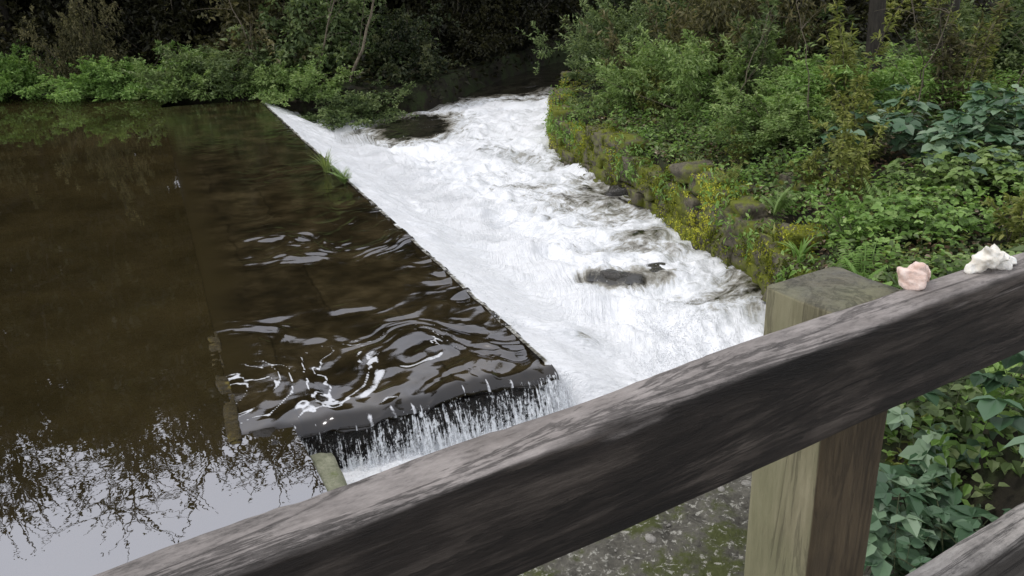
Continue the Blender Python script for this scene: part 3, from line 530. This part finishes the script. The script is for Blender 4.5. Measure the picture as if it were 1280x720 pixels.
def tree_mesh(seed,ht,spread,nleaf,L,tw=.014,nl=46,strand=1.0,nt_=10):
    rg=np.random.default_rng(seed); ac=Acc(); ends=[]; t=np.linspace(0,1,14)
    trunk=np.stack([.35*np.sin(t*3+seed),.3*np.cos(t*2.3+seed)-.3,t*ht*.85],1); trunk[:,:2]-=trunk[0,:2]; trunk[0,2]=-.5; tube(ac,trunk,.19*(1-t*.86)+.01,8)
    for k in range(nl):
        u=rg.uniform(.14,1); b=np.array([np.interp(u,t,trunk[:,j]) for j in range(3)]); an=k*2.4+rg.uniform(-.4,.4); ln=spread*(1.15-.6*u)*rg.uniform(.6,1.1)
        e=b+np.array([math.cos(an)*ln,math.sin(an)*ln,ln*rg.uniform(.1,.9)]); q=np.linspace(0,1,8)[:,None]; mid=(b+e)/2+np.array([0,0,.25*ln])+rg.normal(0,.15,3); P=(1-q)**2*b+2*q*(1-q)*mid+q*q*e
        tube(ac,P,(.06*(1.1-u)+.02)*(1-.7*q[:,0]),5)
        for w in range(nt_):
            v=rg.uniform(.3,1); b2=P[int(v*7)]; dr=norm(rg.normal(size=(1,3))*[1,1,.6]+[[0,0,.25 if strand<=1 else 1.1]])[0]; l2=rg.uniform(.5,1.4)*strand; q2=np.linspace(0,1,6)[:,None]
            P2=b2+dr*l2*q2+np.array([0,0,-.5])*q2**2*l2*rg.uniform(0,1.6)*(1 if strand<=1 else .4); tube(ac,P2,tw*(1-.7*q2[:,0]),3); ends.append(P2[2:])
    E=np.concatenate(ends); n=nleaf; dens=vn(E*.9+seed,5); w=np.clip(dens+.55,0.05,None)*np.where(E[:,2]>ht*.78,.22,1); idx=rg.choice(len(E),n,p=w/w.sum())
    P=E[idx]+rg.normal(0,.2,(n,3)); N=norm(rg.normal(0,.5,(n,3))+[0,0,.8]); D=rg.normal(0,1,(n,3))+[0,0,-.6]; Ls=L*rg.uniform(.6,1.3,n)
    V,F,tt=leaves(P,D,N,Ls,Ls*.6,np.clip(.45+.3*dens[idx]+rg.normal(0,.2,n),0,1)); return ac.mesh('trunk'),npmesh('crown',V,F,False,{'tint':tt})
T1=tree_mesh(1,13.5,3.6,20000,.27); T2=tree_mesh(2,12.5,3.2,17000,.26); T3=tree_mesh(3,14,4.0,20000,.28); T4=tree_mesh(4,18.5,2.8,1300,.22,.042,60,2.2,6)
for m_ in (T1,T2,T3,T4): m_[0].materials.append(M['bark'])
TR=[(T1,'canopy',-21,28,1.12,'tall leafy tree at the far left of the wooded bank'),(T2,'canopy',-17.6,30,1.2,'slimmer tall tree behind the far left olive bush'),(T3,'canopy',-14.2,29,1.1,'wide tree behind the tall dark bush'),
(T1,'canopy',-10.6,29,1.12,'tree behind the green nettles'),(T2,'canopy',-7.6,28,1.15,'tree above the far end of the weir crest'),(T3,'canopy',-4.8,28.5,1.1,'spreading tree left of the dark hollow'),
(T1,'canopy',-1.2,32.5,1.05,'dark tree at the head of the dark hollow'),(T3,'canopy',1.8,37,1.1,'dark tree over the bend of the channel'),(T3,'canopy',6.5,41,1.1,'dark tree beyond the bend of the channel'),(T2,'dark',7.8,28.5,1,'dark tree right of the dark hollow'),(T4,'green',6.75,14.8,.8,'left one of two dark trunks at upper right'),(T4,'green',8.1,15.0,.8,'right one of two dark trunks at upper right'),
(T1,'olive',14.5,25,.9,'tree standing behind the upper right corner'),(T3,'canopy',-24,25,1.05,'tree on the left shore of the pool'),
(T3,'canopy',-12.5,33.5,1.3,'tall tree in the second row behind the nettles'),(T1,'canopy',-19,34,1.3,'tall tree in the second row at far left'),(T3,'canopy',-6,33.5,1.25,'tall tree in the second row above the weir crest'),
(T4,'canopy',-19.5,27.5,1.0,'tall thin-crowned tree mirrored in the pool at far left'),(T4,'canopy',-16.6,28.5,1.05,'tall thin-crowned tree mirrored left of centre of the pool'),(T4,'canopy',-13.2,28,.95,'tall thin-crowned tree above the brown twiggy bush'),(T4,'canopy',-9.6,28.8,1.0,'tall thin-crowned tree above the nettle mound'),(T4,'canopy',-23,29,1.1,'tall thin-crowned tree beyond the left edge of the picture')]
for i,(tm,mt_,x,y,s,lb) in enumerate(TR):
    t=thing('woodland_tree',lb,'tree',(x,y,float(gh([x],[y])[0])),None,i*1.3); t.scale=(s,s,s); link('trunk',tm[0],None,t); link('crown',mv(tm[1],mt_),None,t)
for k,(x,y,z0,dx,dy,dz,l,r_,lb) in enumerate([(-5.2,22.9,.3,.45,-.1,1,3.2,.035,'thin bare branch leaning up at top centre'),(-4.0,22.0,.3,.38,.0,.9,3.4,.05,'pale bare trunk slanting up left of the dark hollow'),(-6.6,23.2,.3,-.25,-.1,1,2.8,.03,'thin bare branch above the far tip of the crest'),
 (5.2,10.6,.5,.25,-.05,1,2.2,.011,'thin bare stem rising beside the dark bramble'),(4.4,11.2,.4,-.2,-.05,1,2.1,.011,'thin bare stem rising behind the flat pale stone'),(6.3,11.9,.6,-.35,-.05,1,2.3,.013,'thin bare leaning stem below the twin trunks'),(3.5,12.4,.4,.3,0,1,1.8,.010,'thin bare stem rising behind the capstone'),(7.2,11.4,.6,.1,0,1,2.2,.012,'thin bare upright stem near the upper right corner')]):
    rg=np.random.default_rng(500+k); ac=Acc(); q=np.linspace(0,1,12)[:,None]; D0=np.array([dx,dy,dz]); P=D0*q*l+np.cumsum(rg.normal(0,.03,(12,3)),0); tube(ac,P,r_*(1-.7*q[:,0]),5)
    for j in range(12):
        u=rg.integers(2,11); d1=D0+rg.normal(0,.7,3); q2=np.linspace(0,1,6)[:,None]; tube(ac,P[u]+d1*q2*rg.uniform(.2,.3*l)+np.array([0,0,-.2])*q2**2,min(r_*.4,.012)*(1-.7*q2[:,0]),3)
    t=thing('bare_branch',lb,'branch',(x,y,z0)); link('twigs',ac.mesh('twigs'),M['twig'],t)
def sapling(seed,ht,ns,lean,L=.10,asp=.24,dens=26):
    rg=np.random.default_rng(seed); ac=Acc(); PP=[];DD=[]
    for k in range(ns):
        an=rg.uniform(0,6.28); l=ht*rg.uniform(.6,1.05); b=np.array([rg.normal(0,.12),rg.normal(0,.12),-.1]); q=np.linspace(0,1,12)[:,None]; dr=np.array([math.cos(an),math.sin(an),0])*lean*rg.uniform(.2,1)
        P=b+q*np.array([0,0,l])+dr*q**2*l-np.array([0,0,.2*l])*q**3*lean; tube(ac,P,.009*(1-.8*q[:,0]),4)
        for j in range(int(dens*l/1.5)):
            u=rg.uniform(.15,1); p=np.array([np.interp(u,q[:,0],P[:,c]) for c in range(3)]); a2=rg.uniform(0,6.28); dd=np.array([math.cos(a2),math.sin(a2),rg.uniform(.0,.9)])
            l2=rg.uniform(.04,.22)*(1.2-u); e=p+dd*l2; tube(ac,np.stack([p,e]),.0022,3)
            for w in range(4): PP.append(p+(e-p)*rg.uniform(.3,1)); DD.append(dd+rg.normal(0,.5,3))
    PP=np.array(PP);DD=np.array(DD);n=len(PP); N=norm(rg.normal(0,.45,(n,3))+[0,0,.9]); Ls=L*rg.uniform(.6,1.25,n); V,F,t=leaves(PP,DD+[0,0,-.2],N,Ls,Ls*asp,np.clip(rg.normal(.5,.22,n),0,1),6)
    return npmesh('sapling_leaves',V,F,False,{'tint':t}),ac.mesh('sapling_stems')
SA=sapling(1,2.2,9,.35,.12,.25,38); SB=sapling(2,1.7,10,.5,.10,.38,42); SC=sapling(3,1.2,9,.6,.09,.5,42)
for k,(S_,mt_,x,y,sc,lb) in enumerate([(SA,'yellow',5.0,12.0,1.0,'slender yellow-green sapling left of the dark bramble'),(SA,'green',4.2,13.6,1.05,'slender sapling rising behind the capstone'),(SB,'yellow',4.6,10.2,.85,'arching narrow-leaved stems above the flat pale stone'),
 (SB,'yellow',3.9,8.9,.75,'yellow-green arching shoots near the flat pale stone'),(SC,'fresh',3.5,7.6,.65,'bright low shoots at the near end of the mossy wall'),(SA,'olive',6.3,11.5,1.0,'tall olive stems behind the dark bramble'),(SC,'yellow',4.6,6.9,.75,'yellow-green shoots behind the pink stone'),(SB,'yellow',2.8,14.8,.7,'thin yellowish shoots leaning over the wall'),(SA,'olive',3.6,17.2,1.0,'thin tall shoots against the dark hollow'),
 (SC,'yellow',3.3,11.0,.6,'short yellow-green shoots spilling over the wall by the capstone'),(SC,'bright',2.8,13.0,.6,'short bright shoots on the wall above the jutting stone'),(SC,'bright',2.4,15.4,.65,'short bright shoots on the far half of the wall'),(SC,'yellow',3.7,9.7,.6,'short yellow shoots between capstone and flat pale stone'),(SB,'green',4.5,14.6,1.0,'leafy arching shoots behind the large rounded bush'),(SA,'yellow',7.4,12.6,.8,'yellow-green tall shoots below the twin trunks')]):
    shrub('sapling',lb,'sapling',x,y,mv(S_[0],mt_),S_[1],'twig',(sc,sc,sc),k*1.1)
def bramble(seed,ns,reach,ht,L=.075,spacing=.075):
    rg=np.random.default_rng(seed); ac=Acc(); PP=[];DD=[];NN=[];LL=[];TT=[]
    for k in range(ns):
        an=rg.uniform(0,6.28); l=reach*rg.uniform(.5,1.1); h=ht*rg.uniform(.4,1.1); q=np.linspace(0,1,16)[:,None]; dr=np.array([math.cos(an),math.sin(an),0]); sd=np.array([-dr[1],dr[0],0])*rg.normal(0,.25)
        P=rg.normal(0,.1,3)*[1,1,0]+dr*q*l+sd*q**2*l+np.array([0,0,1])*(h*np.sin(q*2.6)); tube(ac,P,.0045*(1-.6*q[:,0]),4); nl=int((l+h)/spacing)
        for j in range(nl):
            u=(j+rg.random())/nl; p=np.array([np.interp(u,q[:,0],P[:,c]) for c in range(3)]); a2=rg.uniform(0,6.28); d0=norm(np.array([[math.cos(a2),math.sin(a2),rg.uniform(.2,.9)]]))[0]; pl=rg.uniform(.04,.10); e=p+d0*pl; tube(ac,np.stack([p,e]),.0015,3)
            nn=norm(np.array([[rg.normal(0,.3),rg.normal(0,.3),1]]))[0]; hz=norm(np.array([[math.cos(a2),math.sin(a2),-.15]]))[0]; sdv=np.cross(nn,hz); s=L*rg.uniform(.6,1.25); tt=np.clip(rg.normal(.5,.2),0,1)
            for dv,sc in ((hz,1.1),(hz*.25+sdv,.9),(hz*.25-sdv,.9)): PP.append(e);DD.append(dv);NN.append(nn+rg.normal(0,.12,3));LL.append(s*sc);TT.append(tt+rg.normal(0,.06))
    V,F,t=leaves(np.array(PP),np.array(DD),np.array(NN),np.array(LL),np.array(LL)*.8,np.clip(TT,0,1),6,.14,.12); return npmesh('bramble_leaves',V,F,False,{'tint':t}),ac.mesh('bramble_stems')
BR=[bramble(11,22,.9,.45,.12,.12),bramble(12,26,1.1,.6,.125,.12),bramble(13,34,.8,.4,.075,.07)]
for k,(v,mt_,x,y,sc,lb) in enumerate([(0,'bramble',1.95,3.1,.95,'bramble with broad leaves under the rail right of the post'),(1,'bramble',2.7,3.0,.9,'bramble at the right edge below the rail'),(2,'bramble',1.85,2.45,1,'low bramble leaves just above the lower rail'),(0,'bramble',2.5,2.1,1,'bramble beside the lower rail at the bottom right corner'),
 (2,'green',2.5,4.1,1,'small-leaved bramble behind the post'),(1,'bramble',5.4,9.7,1.3,'dark broad-leaved bramble mound at upper right'),(0,'bramble',6.4,9.1,1.4,'bramble mound at the right edge above the white stone'),(2,'bright',5.0,8.6,1.15,'bramble sprawling below the dark mound'),
 (2,'bright',3.9,5.6,.9,'bramble trailing behind the pink stone'),(0,'green',4.7,5.9,.9,'bramble behind the white stone'),(2,'fresh',3.3,5.0,1,'fresh green bramble between the post top and the bank'),(2,'fresh',4.3,7.5,1.0,'bramble spreading along the middle of the right bank'),(2,'bright',5.8,7.4,1.1,'bramble near the right edge above the rail')]):
    me,st=BR[v]; shrub('bramble',lb,'bramble',x,y,mv(me,mt_),st,'stemgreen',(sc,sc,sc),k*.9+.3)
def tuft(seed,nb,L,w,segs=6,lean=.8,ferny=False):
    rg=np.random.default_rng(seed); ac=Acc()
    for k in range(nb):
        an=rg.uniform(0,6.28); l=L*rg.uniform(.5,1.1); q=np.linspace(0,1,segs); le=lean*rg.uniform(.3,1.2); dr=np.array([math.cos(an),math.sin(an),0]); P=rg.normal(0,.02,3)*[1,1,0]+dr*(q**1.5*l*le)[:,None]+np.array([0,0,1])*((q-.45*le*q**2.2)*l)[:,None]
        sd=np.array([-dr[1],dr[0],0]); ww=w*np.sin(np.clip(q*.9+.12,0,1)*math.pi)**.7
        V=np.stack([P-sd*ww[:,None]/2,P+sd*ww[:,None]/2],1).reshape(-1,3); i=np.arange(segs-1)*2; ac.add(V,np.stack([i,i+1,i+3,i+2],1),np.full(len(V),np.clip(rg.normal(.5,.2),0,1)))
        if ferny:
            for u in np.linspace(.15,.97,16):
                p=np.array([np.interp(u,q,P[:,c]) for c in range(3)]); pl=l*.28*math.sin(u*2.6+.3)
                for sg in (-1,1):
                    Vl,Fl,tl=leaves(p[None],(sd*sg+dr*.4+np.array([0,0,-.1]))[None],np.array([[0,0,1.]]),np.array([pl]),np.array([pl*.22]),np.array([.5])); ac.add(Vl,Fl,np.clip(tl+rg.normal(0,.1),0,1))
    return ac.mesh('tuft',False)
FE=tuft(1,12,.5,.012,7,.9,True); HT=tuft(2,16,.32,.03,7,.8); GR=tuft(3,60,.38,.008,6,.9)
def put(me,mat,nm,cat,x,y,s,lb,z=None,rz=0):
    z=float(gh([x],[y])[0]) if z is None else z; o=link(nm,mv(me,mat),None,label=lb,cat=cat,loc=(x,y,z)); o.scale=(s,)*3; o.rotation_euler=(0,0,rz)
for k,(me,mt_,nm,cat,x,y,s,lb,z) in enumerate([
 (HT,'fresh','strap_fern','fern',2.98,7.7,1,'strap-leaved fern at the near end of the mossy wall',.05),(HT,'yellow','strap_fern','fern',2.95,8.4,.8,'yellowish strap fern on the wall face above the right pool',.0),(FE,'bright','fern','fern',3.1,8.9,.9,'feathery fern on top of the wall near its end',.15),
 (FE,'yellow','fern','fern',2.85,10.1,.8,'yellow feathery fern halfway along the mossy wall',.15),(FE,'fresh','fern','fern',3.2,6.7,1,'green fern at the bank foot left of the post',.1),(HT,'green','strap_fern','fern',3.3,6.2,.9,'dark strap fern just above the post top',.2),
 (FE,'bright','fern','fern',4.0,8.1,1.1,'feathery fern on the right bank behind the wall end',None),(GR,'grass','grass_tuft','grass',2.7,11.2,.9,'grass tuft spilling over the mossy wall',.12),(GR,'grass','grass_tuft','grass',1.85,14.2,.9,'grass tuft on the wall near the bend',.12),(GR,'grass','grass_tuft','grass',1.4,17.0,.9,'grass tuft on the far part of the wall',.12)]):
    put(me,mt_,nm,cat,x,y,s,lb,z,k)
c=at(408,212,0); put(GR,'grass','grass_tuft','grass',c[0],c[1],1.3,'grass tuft growing on the far weir crest beside white water',-.05)
c=at(430,226,0); put(FE,'bright','water_plant','plant',c[0],c[1],.8,'small leafy plant caught on the weir crest below the grass tuft',-.05)
# ---------------------------------------------------------------- ground cover (uncountable)
def cover(n,x0,x1,y0,y1,L,asp,mat,name,label,seed,zmax=.12,cond=None,dl=.35,thr=-.2,zmin=-9,dh=99):
    rg=np.random.default_rng(seed); x=rg.uniform(x0,x1,n); y=rg.uniform(y0,y1,n); d=sdist(x,y); k=(d>dl)&(d<dh)&(fbm(p3(x*.9,y*.9),3,seed)>thr)
    if cond is not None: k&=cond(x,y)
    x=x[k];y=y[k];n=len(x); hm=.5+.7*np.clip(fbm(p3(x*1.3,y*1.3),2,seed+9)+.3,0,1.3); z=np.maximum(gh(x,y),zmin)+rg.random(n)**1.3*zmax*hm+.01; P=np.stack([x,y,z],1); N=norm(rg.normal(0,.4,(n,3))+[0,-.15,1]); D=rg.normal(0,1,(n,3))*[1,1,.3]; Ls=L*rg.uniform(.5,1.3,n)
    V,F,t=leaves(P,D,N,Ls,Ls*asp,np.clip(.5+.3*fbm(p3(x*2,y*2),2,seed+3)+rg.normal(0,.2,n),0,1),6 if L<.085 else 4); link(name,npmesh(name,V,F,False,{'tint':t}),M[mat],kind='stuff',label=label,cat='ground cover')
offl=lambda x,y:~((x<2.0)&(y<5.5))
cover(50000,1,10,1.5,18,.075,.7,'green','ground_ivy','low green ground cover over the right bank',301,.25,offl)
cover(50000,1,9,3,16,.07,.6,'fresh','weeds','small bright weeds dotted over the right bank',303,.35,offl,.35,-.05)
cover(24000,1,8,3,21,.075,.4,'yellow','yellow_weeds','yellowish weeds along the top of the mossy wall',304,.18,offl,.4,-.1,.0,1.6)
cover(30000,1,10,1.5,16,.06,.6,'litter','leaf_litter','brown fallen leaves over the right bank',305,.2,offl,.3,-.1)
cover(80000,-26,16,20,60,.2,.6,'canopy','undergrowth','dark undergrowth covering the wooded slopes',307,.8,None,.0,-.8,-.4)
cover(70000,-19,-5,20,28,.09,.5,'fresh','bank_weeds','green weeds along the far bank of the pool',309,.45,None,-.12,-.6,.0,1.8)
# ---------------------------------------------------------------- world
w=bpy.data.worlds.new('World'); S.world=w; w.use_nodes=True; nt=w.node_tree; nt.nodes.clear(); T=NT(nt)
AZ=275; EL=58
sky=T.n('ShaderNodeTexSky'); sky.sky_type='NISHITA'; sky.sun_disc=False; sky.sun_elevation=math.radians(EL); sky.sun_rotation=math.radians(AZ); sky.dust_density=4; sky.air_density=1
bg=T.n('ShaderNodeBackground'); T.l(T.mix(.84,sky.outputs[0],(9.3,9.4,9.9)),bg.inputs[0]); bg.inputs[1].default_value=.138
wo=T.n('ShaderNodeOutputWorld'); T.l(bg.outputs[0],wo.inputs[0])
sl=bpy.data.lights.new('sun','SUN'); sl.energy=1.0; sl.angle=math.radians(12); sl.color=(1,.96,.9); so=bpy.data.objects.new('sun',sl); COL.objects.link(so)
az=math.radians(AZ); el=math.radians(EL); dv=Vector((math.sin(az)*math.cos(el),math.cos(az)*math.cos(el),math.sin(el))); so.rotation_euler=dv.to_track_quat('Z','Y').to_euler()
S.view_settings.view_transform='Standard'; S.view_settings.look='None'; S.view_settings.exposure=0
